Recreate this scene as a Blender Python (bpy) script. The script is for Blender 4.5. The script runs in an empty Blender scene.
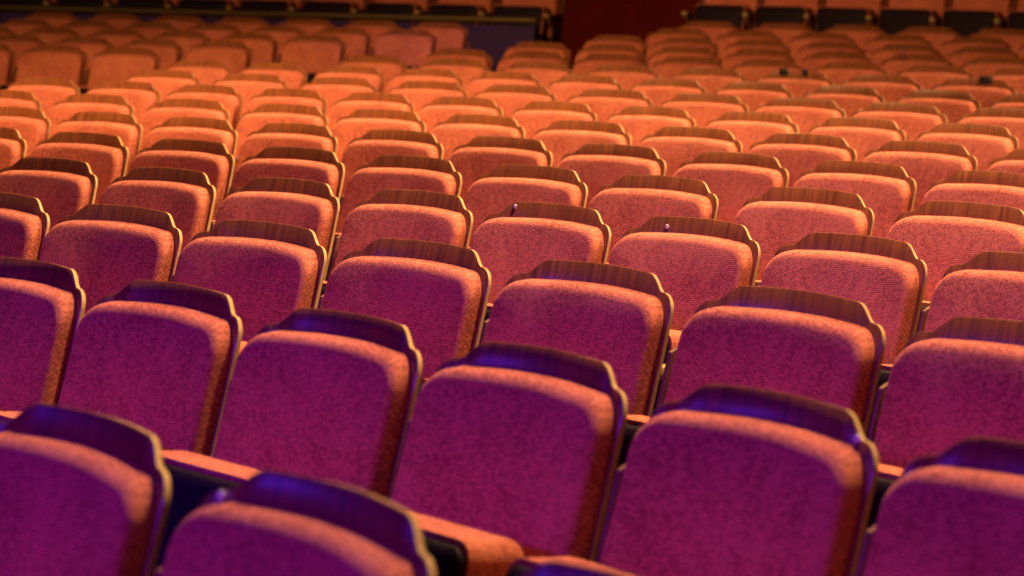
import bpy, bmesh, math, random
from mathutils import Vector, Matrix, noise

random.seed(7)
C = bpy.context.scene.collection
PI = math.pi

# ------------------------------------------------------------------ layout of the hall
# rows are concentric arcs about the stage; the camera stands on the flat floor in front of them
CAM_Z = 1.5576
F_PX, PHI, ROLL = 2600.0, 0.11306, 0.02065
CX, CY, R0, PITCH = -13.5779, -6.7810, 16.5594, 0.9487
TH = 0.78009
NX, NY = -math.sin(TH), -math.cos(TH)          # towards the stage
RX, RY = math.cos(TH), -math.sin(TH)           # along a row, to the right seen from the stage
SH = 0.92                                      # height of a seat's shoulder


def floor_z(k):
    return 0.0023 * k + 0.00163 * k * k if k > 0 else 0.0


def polar(k, u):
    """point on the arc of row k at arc length u, and the heading of the row there"""
    R = R0 + k * PITCH
    a = u / R
    ex, ey = -NX * math.cos(a) + RX * math.sin(a), -NY * math.cos(a) + RY * math.sin(a)
    tx, ty = NX * math.sin(a) + RX * math.cos(a), NY * math.sin(a) + RY * math.cos(a)
    return CX + R * ex, CY + R * ey, math.atan2(ty, tx)


def at_angle(R, a, z):
    ex, ey = -NX * math.cos(a) + RX * math.sin(a), -NY * math.cos(a) + RY * math.sin(a)
    return (CX + R * ex, CY + R * ey, z)


# ------------------------------------------------------------------ materials
def new_mat(name):
    m = bpy.data.materials.new(name)
    m.use_nodes = True
    nt = m.node_tree
    return m, nt, nt.nodes['Principled BSDF']


def lin(r, g, b):
    f = lambda c: (c / 12.92 if c <= .04045 else ((c + .055) / 1.055) ** 2.4)
    return (f(r / 255), f(g / 255), f(b / 255), 1)


def fabric(name, dark, light, scale=1.0):
    m, nt, b = new_mat(name)
    N, L = nt.nodes, nt.links
    tc = N.new('ShaderNodeTexCoord')
    br = N.new('ShaderNodeTexBrick')
    br.inputs['Scale'].default_value = 1.0
    br.inputs['Brick Width'].default_value = .0085 * scale
    br.inputs['Row Height'].default_value = .0058 * scale
    br.inputs['Mortar Size'].default_value = .0009 * scale
    br.inputs['Mortar Smooth'].default_value = .6
    br.inputs['Color1'].default_value = (.38, .38, .38, 1)
    br.inputs['Color2'].default_value = (1, 1, 1, 1)
    br.inputs['Mortar'].default_value = (.0, .0, .0, 1)
    sx = N.new('ShaderNodeSeparateXYZ')
    L.new(tc.outputs['Object'], sx.inputs[0])
    ma = N.new('ShaderNodeMath'); ma.operation = 'MULTIPLY_ADD'; ma.inputs[1].default_value = .8
    L.new(sx.outputs['Y'], ma.inputs[0]); L.new(sx.outputs['X'], ma.inputs[2])
    mb = N.new('ShaderNodeMath'); mb.operation = 'MULTIPLY_ADD'; mb.inputs[1].default_value = .6
    L.new(sx.outputs['Y'], mb.inputs[0]); L.new(sx.outputs['Z'], mb.inputs[2])
    cb = N.new('ShaderNodeCombineXYZ')
    L.new(ma.outputs[0], cb.inputs['X']); L.new(mb.outputs[0], cb.inputs['Y'])
    L.new(cb.outputs[0], br.inputs['Vector'])
    n1 = N.new('ShaderNodeTexNoise')
    n1.inputs['Scale'].default_value = 60
    n1.inputs['Detail'].default_value = 3
    mp2 = N.new('ShaderNodeMapping')
    mp2.inputs['Scale'].default_value = (2.6, 1, .30)
    L.new(tc.outputs['Object'], mp2.inputs['Vector'])
    L.new(mp2.outputs['Vector'], n1.inputs['Vector'])
    n2 = N.new('ShaderNodeTexNoise')
    n2.inputs['Scale'].default_value = 7
    n2.inputs['Detail'].default_value = 2
    oi = N.new('ShaderNodeObjectInfo')
    ad = N.new('ShaderNodeVectorMath')
    ad.operation = 'ADD'
    L.new(tc.outputs['Object'], ad.inputs[0])
    L.new(oi.outputs['Location'], ad.inputs[1])
    L.new(ad.outputs[0], n2.inputs['Vector'])
    m1 = N.new('ShaderNodeMath'); m1.operation = 'MULTIPLY'; m1.inputs[1].default_value = .66
    L.new(br.outputs['Color'], m1.inputs[0])
    m2 = N.new('ShaderNodeMath'); m2.operation = 'MULTIPLY_ADD'; m2.inputs[1].default_value = .34
    L.new(n1.outputs['Fac'], m2.inputs[0]); L.new(m1.outputs[0], m2.inputs[2])
    m3 = N.new('ShaderNodeMath'); m3.operation = 'MULTIPLY_ADD'; m3.inputs[1].default_value = .5; 
    L.new(n2.outputs['Fac'], m3.inputs[0]); L.new(m2.outputs[0], m3.inputs[2])
    rp = N.new('ShaderNodeValToRGB')
    rp.color_ramp.elements[0].position = .42; rp.color_ramp.elements[0].color = dark
    rp.color_ramp.elements[1].position = 1.08; rp.color_ramp.elements[1].color = light
    L.new(m3.outputs[0], rp.inputs['Fac'])
    L.new(rp.outputs['Color'], b.inputs['Base Color'])
    b.inputs['Roughness'].default_value = .92
    b.inputs['Specular IOR Level'].default_value = .15
    b.inputs['Sheen Weight'].default_value = .25
    b.inputs['Sheen Roughness'].default_value = .5
    b.inputs['Sheen Tint'].default_value = light
    bp = N.new('ShaderNodeBump')
    bp.inputs['Strength'].default_value = .55
    bp.inputs['Distance'].default_value = .0016
    L.new(m2.outputs[0], bp.inputs['Height'])
    L.new(bp.outputs['Normal'], b.inputs['Normal'])
    return m


def wood(name, c1, c2, rough, coat=0.0, scale=1.0):
    m, nt, b = new_mat(name)
    N, L = nt.nodes, nt.links
    tc = N.new('ShaderNodeTexCoord')
    mp = N.new('ShaderNodeMapping')
    mp.inputs['Scale'].default_value = (60 * scale, 8 * scale, 3 * scale)
    oi = N.new('ShaderNodeObjectInfo')
    ad = N.new('ShaderNodeVectorMath'); ad.operation = 'ADD'
    L.new(tc.outputs['Object'], ad.inputs[0]); L.new(oi.outputs['Location'], ad.inputs[1])
    L.new(ad.outputs[0], mp.inputs['Vector'])
    n = N.new('ShaderNodeTexNoise'); n.inputs['Scale'].default_value = 1.5; n.inputs['Detail'].default_value = 5
    n.inputs['Distortion'].default_value = .6
    L.new(mp.outputs['Vector'], n.inputs['Vector'])
    rp = N.new('ShaderNodeValToRGB')
    rp.color_ramp.elements[0].position = .3; rp.color_ramp.elements[0].color = c1
    rp.color_ramp.elements[1].position = .75; rp.color_ramp.elements[1].color = c2
    L.new(n.outputs['Fac'], rp.inputs['Fac']); L.new(rp.outputs['Color'], b.inputs['Base Color'])
    b.inputs['Roughness'].default_value = rough
    b.inputs['Coat Weight'].default_value = coat
    b.inputs['Coat Roughness'].default_value = .18
    return m


def plain(name, col, rough=.6, metal=0.0, nscale=40, var=.25):
    m, nt, b = new_mat(name)
    N, L = nt.nodes, nt.links
    tc = N.new('ShaderNodeTexCoord')
    n = N.new('ShaderNodeTexNoise'); n.inputs['Scale'].default_value = nscale; n.inputs['Detail'].default_value = 4
    L.new(tc.outputs['Object'], n.inputs['Vector'])
    rp = N.new('ShaderNodeValToRGB')
    rp.color_ramp.elements[0].position = .3
    rp.color_ramp.elements[0].color = (col[0] * (1 - var), col[1] * (1 - var), col[2] * (1 - var), 1)
    rp.color_ramp.elements[1].position = .7
    rp.color_ramp.elements[1].color = col
    L.new(n.outputs['Fac'], rp.inputs['Fac']); L.new(rp.outputs['Color'], b.inputs['Base Color'])
    b.inputs['Roughness'].default_value = rough
    b.inputs['Metallic'].default_value = metal
    return m


M_FAB = fabric('seat_fabric', (.27, .046, .042, 1), (.82, .255, .18, 1))
M_WOOD = wood('stained_veneer', (.14, .038, .019, 1), (.32, .102, .040, 1), .34, .35)
M_EDGE = wood('plywood_edge', (.52, .30, .14, 1), (.74, .47, .26, 1), .55, 0, .6)
M_ARM = wood('beech_armrest', (.42, .24, .10, 1), (.62, .40, .18, 1), .38, .4)
M_PAN = plain('dark_seat_pan', (.016, .006, .020, 1), .6)
M_PAN.node_tree.nodes['Principled BSDF'].inputs['Specular IOR Level'].default_value = .12
M_STD = plain('dark_standard', (.20, .060, .045, 1), .6)
M_FLOOR = plain('dark_carpet', (.10, .022, .020, 1), .95, 0, 90, .5)
M_WALLB = plain('dark_blue_wall', (.045, .012, .16, 1), .8, 0, 6)
M_WALLR = plain('dark_red_wall', (.30, .004, .010, 1), .85, 0, 5)
M_CEIL = plain('ceiling_black', (.02, .015, .02, 1), .95)
M_RAIL = plain('brass_rail', (.45, .30, .16, 1), .38, .9)
M_IRON = plain('black_iron', (.02, .016, .02, 1), .5, .3)
M_SCREW = plain('screw_glint_white', (.92, .92, .95, 1), .25, 0.0)  # near-white base colour paints in the glint on the screw head
M_PLATE = plain('dark_plate', (.012, .012, .03, 1), .4)


# ------------------------------------------------------------------ mesh helpers
def link(name, me, parent=None, loc=(0, 0, 0)):
    o = bpy.data.objects.new(name, me)
    C.objects.link(o)
    o.parent = parent
    o.location = loc
    return o


def mesh_from(bm, name, mats, smooth=40):
    bmesh.ops.recalc_face_normals(bm, faces=bm.faces[:])
    me = bpy.data.meshes.new(name)
    for f in bm.faces:
        f.smooth = True
    bm.to_mesh(me)
    bm.free()
    for m in mats:
        me.materials.append(m)
    me.set_sharp_from_angle(angle=math.radians(smooth))
    return me


def box(bm, x0, x1, y0, y1, z0, z1, bev=.004, seg=2):
    r = bmesh.ops.create_cube(bm, size=1)
    vs = r['verts']
    for v in vs:
        v.co = Vector(((x0 + x1) / 2 + v.co.x * (x1 - x0), (y0 + y1) / 2 + v.co.y * (y1 - y0), (z0 + z1) / 2 + v.co.z * (z1 - z0)))
    if bev:
        es = list({e for v in vs for e in v.link_edges})
        bmesh.ops.bevel(bm, geom=es, offset=bev, segments=seg, profile=.5, affect='EDGES')


def prism(bm, prof, x0, x1):
    """extrude a (y,z) outline along x"""
    a = [bm.verts.new((x0, y, z)) for y, z in prof]
    b = [bm.verts.new((x1, y, z)) for y, z in prof]
    n = len(prof)
    fs = [bm.faces.new(a), bm.faces.new(b[::-1])]
    for i in range(n):
        fs.append(bm.faces.new((a[i], b[i], b[(i + 1) % n], a[(i + 1) % n])))
    return fs


REC = math.tan(math.radians(15.5))     # recline of the seat backs


def smooth01(t):
    t = max(0.0, min(1.0, t))
    return t * t * (3 - 2 * t)


# outline of the wooden board: half-width 0.25 at the shoulder, a raised middle with S-shaped shoulders
BW = .25


def board_top(x):
    x = abs(x)
    z = .0
    crown = .050 - .006 * (x / .17) ** 2
    x0, x1, zf = .132, .205, .012
    if x < x0:
        z = crown
    elif x < x1:
        c0 = .050 - .006 * (x0 / .17) ** 2
        t = (x - x0) / (x1 - x0)
        # rounded corner then a fall into the shoulder
        z = zf + (c0 - zf) * (1 - smooth01(t ** 1.7))
    else:
        t = (x - x1) / (BW - x1)
        z = zf - .040 * (1 - math.sqrt(max(0.0, 1 - t ** 2.2)))
    return z


def bend(x):
    return .034 * (1 - (x / BW) ** 2)


def board_mesh():
    bm = bmesh.new()
    xs = []
    n = 60
    for i in range(n + 1):
        s = math.sin((i / n - .5) * PI)
        xs.append(BW * s)
    zb = -.50
    rows = 9
    T = .0135
    ch = .0022
    def pt(x, z, y):
        w = 1 + .055 * min(.12, -min(z, 0))            # a little wider towards the seat
        return Vector((x * w, y * .964 + bend(x) + z * REC, SH + z - y * .267))
    def grid(y, ins):
        g = []
        for i, x in enumerate(xs):
            xx = x * (1 - ins / BW)
            zt = board_top(x) - ins
            col = []
            for j in range(rows + 1):
                t = j / rows
                z = zb + ins + (zt - zb - ins) * t
                col.append(bm.verts.new(pt(xx, z, y)))
            g.append(col)
        return g
    def ring(g):
        r = [c[0] for c in g] + g[-1][1:] + [c[-1] for c in g[-2::-1]] + g[0][-2:0:-1]
        return r
    gf = grid(-T / 2, ch)
    gb = grid(T / 2, ch)
    for g in (gf, gb):
        for i in range(n):
            for j in range(rows):
                f = bm.faces.new((g[i][j], g[i + 1][j], g[i + 1][j + 1], g[i][j + 1]))
                f.material_index = 0
    # edge bands: front chamfer, flat, back chamfer
    def outline(y):
        vs = []
        pts = [(x, zb) for x in xs]
        pts += [(xs[-1], zb + (board_top(xs[-1]) - zb) * j / rows) for j in range(1, rows + 1)]
        pts += [(x, board_top(x)) for x in xs[-2::-1]]
        pts += [(xs[0], zb + (board_top(xs[0]) - zb) * j / rows) for j in range(rows - 1, 0, -1)]
        return [bm.verts.new(pt(x, z, y)) for x, z in pts]
    o1, o2 = outline(-T / 2 + ch), outline(T / 2 - ch)
    rf, rb = ring(gf), ring(gb)
    m = len(rf)
    for a, b, mi in ((rf, o1, 0), (o1, o2, 1), (o2, rb, 0)):
        for i in range(m):
            f = bm.faces.new((a[i], a[(i + 1) % m], b[(i + 1) % m], b[i]))
            f.material_index = mi
    return mesh_from(bm, 'back_board', [M_WOOD, M_EDGE], 50)


def rounded_outline(hw_t, hw_b, zb, zt, r_t, r_b, crown=.0, n=14, m=10):
    """closed outline (x,z), counter-clockwise from the lower left corner"""
    pts = []
    def arc(cx, cz, r, a0, a1):
        for i in range(n + 1):
            a = a0 + (a1 - a0) * i / n
            pts.append((cx + r * math.cos(a), cz + r * math.sin(a)))
    arc(-hw_b + r_b, zb + r_b, r_b, PI, 1.5 * PI)
    arc(hw_b - r_b, zb + r_b, r_b, 1.5 * PI, 2 * PI)
    for i in range(1, m):
        t = i / m
        pts.append((hw_b + (hw_t - hw_b) * t, zb + r_b + (zt - r_t - zb - r_b) * t))
    arc(hw_t - r_t, zt - r_t, r_t, 0, PI / 2)
    for i in range(1, m):
        t = i / m
        x = (hw_t - r_t) * (1 - 2 * t)
        pts.append((x, zt + crown * (1 - (2 * t - 1) ** 2)))
    arc(-hw_t + r_t, zt - r_t, r_t, PI / 2, PI)
    for i in range(1, m):
        t = i / m
        pts.append((-hw_t - (hw_b - hw_t) * t, zt - r_t + (zb + r_b - zt + r_t) * t))
    return pts


def pad_mesh(name, out, depth, er, puff, place, seed=0, dent=0.0, mats=None):
    """an upholstered pad: an outline, a side wall, a rolled edge and a softly domed face"""
    bm = bmesh.new()
    n = len(out)
    cx = sum(p[0] for p in out) / n
    cz = (min(p[1] for p in out) + max(p[1] for p in out)) / 2
    w = max(p[0] for p in out)
    h = (max(p[1] for p in out) - min(p[1] for p in out)) / 2
    nrm = []
    for i in range(n):
        a, b = out[i - 1], out[(i + 1) % n]
        dx, dz = b[0] - a[0], b[1] - a[1]
        l = math.hypot(dx, dz) or 1
        nrm.append((dz / l, -dx / l))
    layers = []
    def layer(ins, y, sc=None):
        vs = []
        for i, (x, z) in enumerate(out):
            X, Z = x - nrm[i][0] * ins, z - nrm[i][1] * ins
            if sc is not None:
                X, Z = cx + (X - cx) * sc, cz + (Z - cz) * sc
            q = Vector((X, y, Z))
            wob = noise.noise(Vector((X * 7 + seed * 3.1, y * 5, Z * 7))) * .0035
            yy = y - wob if ins > 0 or sc is not None else y
            if sc is not None:
                rr = ((X - cx) / w) ** 2 + ((Z - cz - h * .10) / h) ** 2
                yy += dent * math.exp(-rr * 5.0)
            vs.append(bm.verts.new(place(X, yy, Z)))
        layers.append(vs)
    layer(0, 0)
    layer(0, -(depth - er) * .5)
    layer(0, -(depth - er))
    for k in range(1, 7):
        a = k / 6 * (PI / 2 - .075)
        layer(er * (1 - math.cos(a)), -(depth - er) - er * math.sin(a))
    base = er + .004
    dep = (depth - er) + er * math.sin(PI / 2 - .075)
    for k in range(9):
        s = 1 - (k + 1) / 10.0
        layer(base, -dep - puff * (1 - s ** 2.4), s)
    for a, b in zip(layers, layers[1:]):
        for i in range(n):
            bm.faces.new((a[i], a[(i + 1) % n], b[(i + 1) % n], b[i]))
    c = bm.verts.new(place(cx, -dep - puff + dent, cz))
    last = layers[-1]
    for i in range(n):
        bm.faces.new((last[i], last[(i + 1) % n], c))
    bm.faces.new(layers[0][::-1])
    return mesh_from(bm, name, mats or [M_FAB], 60)


# back cushion: its back lies on the board
def place_back(x, y, z):
    b = bend(x)
    zz = z - SH
    return Vector((x * (1 + .0 * zz), y * .985 + b - .0075 + zz * REC, z + y * .06))


CUSH = [pad_mesh('back_cushion', rounded_outline(.239, .2465, .46, SH + .003, .062, .03, .006), .050, .020, .007,
                 place_back, s, (.004, .009, .002)[s]) for s in range(3)]
BOARD = board_mesh()

# the seat is tipped up: it stands in front of the back, its dark shell to the stage
TIP = math.radians(10)


def place_seat(x, y, z):
    # y from 0 (shell side, front) to + (upholstered side, towards the back)
    zz = z - .34
    return Vector((x, -.328 + y * math.cos(TIP) + zz * math.sin(TIP) - .03, .34 + zz * math.cos(TIP) - y * math.sin(TIP) * .5))


def seat_cushion_mesh():
    out = rounded_outline(.230, .212, .33, .729, .036, .05, .0)
    # mirrored in y: the soft face looks at the back
    return pad_mesh('seat_cushion', out, .130, .042, .012, lambda x, y, z: place_seat(x, -y, z), 5, 0)


def seat_pan_mesh():
    bm = bmesh.new()
    out = rounded_outline(.224, .200, .325, .719, .036, .06, .0)
    n = len(out)
    zc = .505
    lay = []
    for sc, y in ((1.0, .002), (1.0, -.010), (.97, -.018), (.88, -.024), (.5, -.030)):
        lay.append([bm.verts.new(place_seat(x * sc, y, zc + (z - zc) * sc)) for x, z in out])
    for a, b in zip(lay, lay[1:]):
        for i in range(n):
            bm.faces.new((a[i], a[(i + 1) % n], b[(i + 1) % n], b[i]))
    bm.faces.new(lay[-1])
    bm.faces.new(lay[0][::-1])
    return mesh_from(bm, 'seat_pan', [M_PAN], 40)


SEATC = seat_cushion_mesh()
PAN = seat_pan_mesh()


def armrest_mesh():
    bm = bmesh.new()
    # side outline of the rest in (y,z): rounded nose to the front, thin rear tail
    prof = []
    for i in range(9):
        a = PI / 2 + PI * i / 8
        prof.append((-.40 + .016 * math.cos(a), .640 + .016 * math.sin(a)))
    prof += [(-.18, .624), (-.150, .632), (-.150, .656), (-.22, .656)]
    fs = prism(bm, prof, -.021, .021)
    es = [e for e in bm.edges if abs(e.verts[0].co.x - e.verts[1].co.x) < 1e-6]
    bmesh.ops.bevel(bm, geom=es, offset=.005, segments=2, profile=.5, affect='EDGES')
    return mesh_from(bm, 'armrest', [M_ARM], 35)


def standard_mesh():
    bm = bmesh.new()
    # a shaped side frame standing on the floor: foot, waisted upright, head under the armrest
    prof = [(-.36, 0), (-.02, 0), (-.02, .02), (-.09, .05), (-.100, .30), (-.085, .56), (-.060, .672), (-.075, .680), (-.100, .672), (-.145, .622), (-.37, .622), (-.375, .60),
            (-.30, .54), (-.265, .40), (-.26, .10), (-.35, .025), (-.36, .02)]
    prism(bm, prof, -.009, .009)
    # slim upright that follows the recline between two backs
    prism(bm, [(-.105, .60), (-.070, .60), (.022 - .12 * REC, .82), (.014 - .12 * REC, .83), (-.012 - .12 * REC, .82)], -.006, .006)
    es = [e for e in bm.edges if abs(e.verts[0].co.x - e.verts[1].co.x) < 1e-6]
    bmesh.ops.bevel(bm, geom=es, offset=.004, segments=2, profile=.5, affect='EDGES')
    return mesh_from(bm, 'side_frame', [M_STD], 35)


def bracket_mesh():
    # cross bar under the back that carries board and seat between the side frames
    bm = bmesh.new()
    box(bm, -.236, .236, -.195, -.135, .36, .42, .008)
    box(bm, -.236, .236, -.150, -.128, .41, .47, .004)
    return mesh_from(bm, 'cross_bar', [M_STD], 35)


ARM, STD, BAR = armrest_mesh(), standard_mesh(), bracket_mesh()


def screw_mesh():
    bm = bmesh.new()
    bmesh.ops.create_uvsphere(bm, u_segments=12, v_segments=8, radius=.0065)
    for v in bm.verts:
        v.co.y *= .55
    return mesh_from(bm, 'screw', [M_SCREW])


def plate_mesh(w, h):  # thin dark rectangle set on the face of a board
    bm = bmesh.new()
    box(bm, -w / 2, w / 2, -.004, .004, -h / 2, h / 2, .002)
    return mesh_from(bm, 'dark_mark', [M_PLATE])


SCREW = screw_mesh()


def empty(name, loc, rz, label, cat, group=None):
    o = bpy.data.objects.new(name, None)
    o.empty_display_size = .2
    C.objects.link(o)
    o.location = loc
    o.rotation_euler = (0, 0, rz)
    o['label'] = label
    o['category'] = cat
    if group:
        o['group'] = group
    return o


# the first seat, copied for all the others
ORD = ['', 'first', 'second', 'third', 'fourth', 'fifth', 'sixth', 'seventh', 'eighth', 'ninth', 'tenth', 'eleventh', 'twelfth',
       'thirteenth', 'fourteenth', 'fifteenth', 'sixteenth', 'seventeenth', 'eighteenth']
count = [0]


def seat(k, u_sh, z, spacing, label, group, width, first=False):
    """a seat whose right shoulder lies at arc length u_sh on row k"""
    w = min(width, .573) / .553                            # rows of narrow and of wide seats alternate
    x, y, rz = polar(k, u_sh - BW * w)
    root = empty('theatre_seat', (x, y, z), rz, label, 'theatre seat', group)
    root.scale = (w, 1, 1)
    i = count[0]
    count[0] += 1
    link('back_cushion', CUSH[(i * 7 + i // 3) % 3], root)
    b = link('back_board', BOARD, root)
    link('seat_cushion', SEATC, root)
    link('seat_pan', PAN, root)
    link('cross_bar', BAR, root)
    for sx in ((1,) if not first else (-1, 1)):
        link('side_frame', STD, root, (sx * spacing / 2 / w, 0, 0))
        link('armrest', ARM, root, (sx * spacing / 2 / w, 0, 0))
    return root, b


def in_view(k, u_sh, z):
    """does any of the seat's back show in the photograph's frame"""
    n = 0
    for du in (0, -2 * BW):
        for h in (SH + .05, SH - .3):
            x, y, _ = polar(k, u_sh + du)
            h2 = z + h - CAM_Z
            d = y * math.cos(PHI) - h2 * math.sin(PHI)
            a, b = F_PX * x / d, -F_PX * (y * math.sin(PHI) + h2 * math.cos(PHI)) / d
            px = 512 + a * math.cos(ROLL) - b * math.sin(ROLL)
            py = 288 + a * math.sin(ROLL) + b * math.cos(ROLL)
            if -4 < px < 1028 and -4 < py < 580:
                n += 1
    return n > 0


# ------------------------------------------------------------------ where every seat stands (arc length of its right shoulder)
MAIN = {
    0: ([2.263, 2.865], .593, 0, 1),
    1: ([0.02, 0.563, 1.097, 1.64, 2.178, 2.730], .543, 0, 1),
    2: ([-0.89, -0.340, 0.215, 0.790, 1.362, 1.946], .571, 0, 1),
    3: ([-1.880, -1.335, -0.797, -0.255, 0.266, 0.785, 1.314], .529, 1, 1),
    4: ([-3.38, -2.844, -2.31, -1.779, -1.242, -0.699, -0.170, 0.415, 0.98], .540, 0, 0),
    5: ([-4.353, -3.833, -3.310, -2.781, -2.243, -1.714, -1.190, -0.655, -0.132], .530, 0, 1),
    6: ([-5.48, -4.912, -4.342, -3.775, -3.232, -2.700, -2.154, -1.612, -1.080, -0.548], .545, 0, 1),
    7: ([-6.269, -5.745, -5.226, -4.705, -4.181, -3.664, -3.135, -2.600, -2.065, -1.532, -0.999], .527, 0, 0),
    8: ([-6.450, -5.866, -5.283, -4.712, -4.170, -3.598, -3.050, -2.515, -1.980], .557, 0, 1),
    9: ([-7.170, -6.640, -6.108, -5.585, -5.066, -4.546, -4.024, -3.505, -2.971, -2.434], .525, 0, 1),
    10: ([-6.805, -6.222, -5.642, -5.056, -4.486, -3.938, -3.400, -2.842], .560, 0, 1),
    11: ([-7.006], .55, 0, 7),
    12: ([-7.205], .55, 0, 6),
    13: ([-7.359], .55, 0, 5),
    14: ([-7.575, -7.008, -6.430, -5.842, -5.255], .580, 0, 1),
    15: ([-8.04, -7.42, -6.83, -6.24], .580, 0, 1),
}
SCREWS = {(0, 1): (-.212, .006), (3, 5): (-.150, .034), (3, 6): (-.110, .022), (1, 5): (.196, .014)}
lights_tag = {0: 'purple-lit', 1: 'purple-lit', 2: 'crimson', 3: 'crimson', 4: 'rust-red', 5: 'rust-red'}

for k, (us, S, left, right) in MAIN.items():
    us = list(us)
    for _ in range(left):
        us.insert(0, us[0] - S)
    for _ in range(right):
        us.append(us[-1] + S)
    for i, u in enumerate(us):
        if i + 1 < len(us):
            sp = us[i + 1] - u
        else:
            sp = S
        tone = lights_tag.get(k, 'orange-lit')
        side = 'of the block right of the aisle' if k >= 9 else ''
        seen = [q for q in range(len(us)) if in_view(k, us[q], floor_z(k))]
        if i in seen:
            n = seen.index(i)
            nth = (ORD[n + 1] + ' from the left in') if n else 'leftmost of'
        else:
            nth = 'beyond the %s edge of the view in' % ('left' if i < seen[0] else 'right')
        if k >= 9:
            label = '%s theatre seat right of the aisle, %s the %s row' % (tone, nth, ORD[k + 1])
        else:
            label = '%s theatre seat, %s the %s row from the front' % (tone, nth, ORD[k + 1])
        if i not in seen:
            label = 'theatre seat %s the %s row' % (nth, ORD[k + 1])
        r, b = seat(k, u, floor_z(k), sp, label, 'seats in the %s row of the main block' % ORD[k + 1], S, first=(i == 0))
        if (k, i) in SCREWS:
            sx, sz = SCREWS[(k, i)]
            link('screw', SCREW, b, (sx, bend(sx) - .0085 + sz * REC, SH + sz))
        if (k, i) in ((10, 5),):
            for sx, w in ((-.085, .055), (.05, .03)):
                link('dark_mark', plate_mesh(w, .04), b, (sx, bend(sx) - .011 + .045 * REC, SH + .045))
        if (k, i) in ((10, 7),):
            link('dark_mark', plate_mesh(.075, .04), b, (.05, bend(.05) - .011 + .045 * REC, SH + .045))

# the block left of the radial aisle: aisle seat first, then away from the aisle
LEFT = {9: (-9.18, .53, 2), 10: (-8.63, .56, 3), 11: (-8.84, .55, 5), 12: (-8.97, .55, 6), 13: (-9.06, .55, 7), 14: (-9.60, .58, 7)}
for j, (k, (u0, S, n)) in enumerate(LEFT.items()):
    for i in range(n):
        label = 'orange-lit theatre seat left of the aisle, %s its %s row' % (
            'aisle-end one of' if i == 0 else ORD[i + 1] + ' from the aisle in', ORD[j + 1])
        seat(k, u0 - i * S, floor_z(k), S, label, 'seats in the %s row left of the aisle' % ORD[j + 1], S, first=(i == n - 1))

# ------------------------------------------------------------------ raised tier behind
KT = 16.4
TZ, TZL = .78, .735
TUL, TUR, TS, TSR = -10.63, -8.80, .61, .537
for i in range(9):
    label = 'orange-lit theatre seat above the metal rail, %s the dark red opening' % (
        'nearest to the left of' if i == 0 else ORD[i + 1] + ' to the left of')
    seat(KT, TUL - i * TS, TZL, TS, label, 'seats behind the rail on the raised tier', .58, first=(i == 8))
for i in range(6):
    label = 'theatre seat on the raised tier, %s the dark red opening' % (
        'nearest to the right of' if i == 0 else ORD[i + 1] + ' to the right of')
    seat(KT, TUR + i * TSR, TZ, TSR, label, 'seats on the raised tier right of the opening', TSR, first=(i == 0))


# ------------------------------------------------------------------ shell of the room
def arc_strip(bm, r0, z0, r1, z1, a0, a1, n=64, mat=0):
    prev = None
    for i in range(n + 1):
        a = a0 + (a1 - a0) * i / n
        v = (bm.verts.new(at_angle(r0, a, z0)), bm.verts.new(at_angle(r1, a, z1)))
        if prev:
            f = bm.faces.new((prev[0], v[0], v[1], prev[1]))
            f.material_index = mat
        prev = v


def arc_box(bm, r0, r1, z0, z1, a0, a1, n=48):
    prev = None
    for i in range(n + 1):
        a = a0 + (a1 - a0) * i / n
        v = [bm.verts.new(at_angle(r, a, z)) for r, z in ((r0, z0), (r1, z0), (r1, z1), (r0, z1))]
        if prev:
            for q in range(4):
                bm.faces.new((prev[q], v[q], v[(q + 1) % 4], prev[(q + 1) % 4]))
        else:
            bm.faces.new(v)
        prev = v
    bm.faces.new(prev[::-1])


def structure(name, bm, mats, smooth=30):
    o = link(name, mesh_from(bm, name, mats, smooth))
    o['kind'] = 'structure'
    return o


A0, A1 = -.95, .75
bm = bmesh.new()
prev_r = R0 - 9.0
prev_z = 0.0
arc_strip(bm, prev_r, 0, R0 + .6 * PITCH - .25, 0, A0, A1)
for k in range(1, 16):
    r0 = R0 + (k - .4) * PITCH - .25
    r1 = R0 + (k + .6) * PITCH - .25
    z = floor_z(k)
    arc_strip(bm, r0, floor_z(k - 1), r0, z, A0, A1)
    arc_strip(bm, r0, z, r1, z, A0, A1)
RT = R0 + KT * PITCH - .80                       # front of the raised tier
arc_strip(bm, r1, z, R0 + 24 * PITCH, z, A0, A1)
structure('floor', bm, [M_FLOOR])

aL = (TUL + .18) / (R0 + KT * PITCH)
aR = (TUR - BW * 2 - .10) / (R0 + KT * PITCH)
for nm, a0, a1 in (('floor_tier_left', A0, aL), ('floor_tier_right', aR, A1)):
    bm = bmesh.new()
    arc_box(bm, RT, R0 + 24 * PITCH, floor_z(15), TZL if 'left' in nm else TZ, a0, a1)
    structure(nm, bm, [M_FLOOR])
for nm, a0, a1 in (('wall_parapet_left', A0, aL), ('wall_parapet_right', aR, A1)):
    bm = bmesh.new()
    arc_box(bm, RT - .09, RT - .002, floor_z(15), TZ + (.51 if 'left' in nm else .44), a0, a1)
    structure(nm, bm, [M_WALLB])
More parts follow.
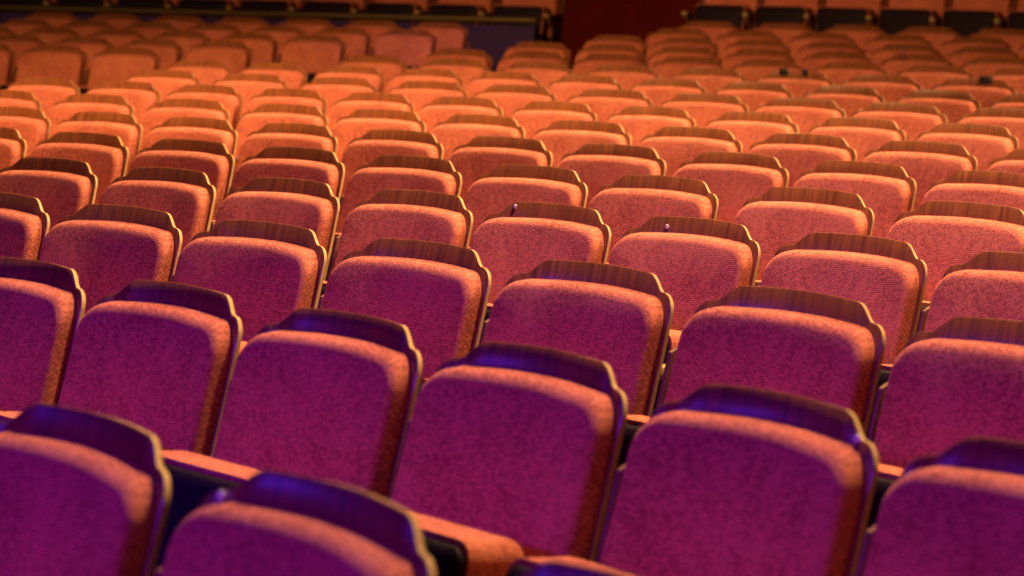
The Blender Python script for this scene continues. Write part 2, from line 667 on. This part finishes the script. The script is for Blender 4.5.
# far wall behind the tier, seen through the opening
bm = bmesh.new()
arc_strip(bm, R0 + 23.8 * PITCH, 0, R0 + 23.8 * PITCH, 8.5, A0, A1)
structure('wall_back', bm, [M_WALLR])
bm = bmesh.new()
arc_strip(bm, R0 - 9, 8.5, R0 + 24 * PITCH, 8.5, A0, A1)
structure('ceiling', bm, [M_CEIL])
for nm, a in (('wall_left', A0), ('wall_right', A1)):
    bm = bmesh.new()
    q = [bm.verts.new(at_angle(R0 - 9, a, 0)), bm.verts.new(at_angle(R0 + 24 * PITCH, a, 0)),
         bm.verts.new(at_angle(R0 + 24 * PITCH, a, 8.5)), bm.verts.new(at_angle(R0 - 9, a, 8.5))]
    bm.faces.new(q)
    structure(nm, bm, [M_CEIL])

# metal rail on posts along the front of the tier
def tube(bm, pts, r, n=10):
    rings = []
    for i, p in enumerate(pts):
        p = Vector(p)
        d = (Vector(pts[min(i + 1, len(pts) - 1)]) - Vector(pts[max(i - 1, 0)])).normalized()
        up = Vector((0, 0, 1)) if abs(d.z) < .9 else Vector((1, 0, 0))
        s = d.cross(up).normalized()
        t = s.cross(d)
        rings.append([bm.verts.new(p + (s * math.cos(2 * PI * q / n) + t * math.sin(2 * PI * q / n)) * r) for q in range(n)])
    for a, b in zip(rings, rings[1:]):
        for q in range(n):
            bm.faces.new((a[q], b[q], b[(q + 1) % n], a[(q + 1) % n]))
    bm.faces.new(rings[0][::-1])
    bm.faces.new(rings[-1])


def make_rail(name, a0, a1, label):
    RR = RT - .045
    x, y, _ = at_angle(RR, (a0 + a1) / 2, 0)
    root = empty(name, (x, y, TZ + .51), 0, label, 'railing')
    off = Vector((x, y, TZ + .51))
    zt = TZ + .555
    bm = bmesh.new()
    tube(bm, [Vector(at_angle(RR, a0 + (a1 - a0) * i / 40, zt)) - off for i in range(41)], .026)
    link('handrail', mesh_from(bm, 'handrail', [M_RAIL]), root)
    n = max(2, int(abs(a1 - a0) * RR / 1.3))
    for i in range(n + 1):
        a = a0 + (a1 - a0) * (i + .04) / (n + .08)
        bm = bmesh.new()
        tube(bm, [Vector(at_angle(RR, a, TZ + .51)) - off, Vector(at_angle(RR, a, zt - .01)) - off], .014)
        link('post', mesh_from(bm, 'post', [M_IRON]), root)
    return root


make_rail('tier_railing', A0 + .25, aL, 'tan metal handrail along the dark parapet left of the opening')

# ------------------------------------------------------------------ lights
def spot(name, loc, target, energy, color, size_deg, blend, radius):
    l = bpy.data.lights.new(name, 'SPOT')
    l.energy = energy
    l.color = color
    l.spot_size = math.radians(size_deg)
    l.spot_blend = blend
    l.shadow_soft_size = radius
    o = bpy.data.objects.new(name, l)
    C.objects.link(o)
    o.location = loc
    o.rotation_euler = (Vector(target) - Vector(loc)).to_track_quat('-Z', 'Y').to_euler()
    return o


WARM = (1.0, .55, .17)
TOP = (1.0, .64, .26)
PURPLE = (.12, .004, 1.0)
BLUE = (.08, .02, 1.0)
# front-of-house spots on the rear rows
spot('house_spot', (-8.5, -1.0, 7.5), (-3.4, 16.0, .8), 6800, WARM, 37, 1.0, .25)
spot('house_spot', (-9.0, 2.0, 7.5), (1.4, 16.8, .8), 6400, WARM, 34, 1.0, .25)
# ceiling downlights over the seating, a little behind the rows they light
for (x, y, e) in ((2.2, 6.5, 3900), (4.2, 9.6, 4000), (6.2, 12.8, 4100), (1.4, 10.2, 2800), (-1.0, 13.6, 3000)):
    spot('ceiling_downlight', (x, y, 7.6), (x * .7 - 1.1, y - 1.2, .8), e, TOP, 75, 1.0, .15)
# purple stage light on the front rows
spot('stage_light', (-7.0, .5, 3.4), (-.4, 4.4, .6), 700, PURPLE, 60, 1.0, .35)
spot('stage_light', (-6.5, -1.8, 4.0), (.9, 4.9, .6), 830, (.36, .006, 1), 36, 1.0, .35)
spot('blue_stage_light', (-4.5, 8.0, 6.8), (-.3, 19.5, .9), 600, BLUE, 8, .8, .2)
# blue wash from the left
al = bpy.data.lights.new('blue_wash', 'AREA')
al.shape = 'RECTANGLE'
al.size, al.size_y = 1.2, .6
al.energy = 22
al.color = BLUE
ao = bpy.data.objects.new('blue_wash', al)
C.objects.link(ao)
ao.location = (-5.6, 4.8, 4.0)
ao.rotation_euler = (Vector((1.5, 5.5, .9)) - Vector(ao.location)).to_track_quat('-Z', 'Y').to_euler()

w = bpy.data.worlds.new('hall_ambience')
bpy.context.scene.world = w
w.use_nodes = True
w.node_tree.nodes['Background'].inputs['Color'].default_value = (.35, .05, .30, 1)
w.node_tree.nodes['Background'].inputs['Strength'].default_value = .02

# ------------------------------------------------------------------ camera
cd = bpy.data.cameras.new('camera')
cam = bpy.data.objects.new('camera', cd)
C.objects.link(cam)
cd.sensor_width = 36
cd.lens = F_PX / 1024 * 36
cd.clip_end = 100
fwd = Vector((0, math.cos(PHI), -math.sin(PHI)))
x0 = Vector((1, 0, 0))
d0 = Vector((0, -math.sin(PHI), -math.cos(PHI)))
right = x0 * math.cos(ROLL) - d0 * math.sin(ROLL)
down = x0 * math.sin(ROLL) + d0 * math.cos(ROLL)
M = Matrix((right, -down, -fwd)).transposed().to_4x4()
M.translation = Vector((0, 0, CAM_Z))
cam.matrix_world = M
cd.dof.use_dof = True
cd.dof.focus_distance = 6.6
cd.dof.aperture_fstop = 4.8
bpy.context.scene.camera = cam

vs = bpy.context.scene.view_settings
vs.view_transform = 'Standard'
vs.look = 'None'
vs.exposure = 0
vs.gamma = 1
vs.use_curve_mapping = False
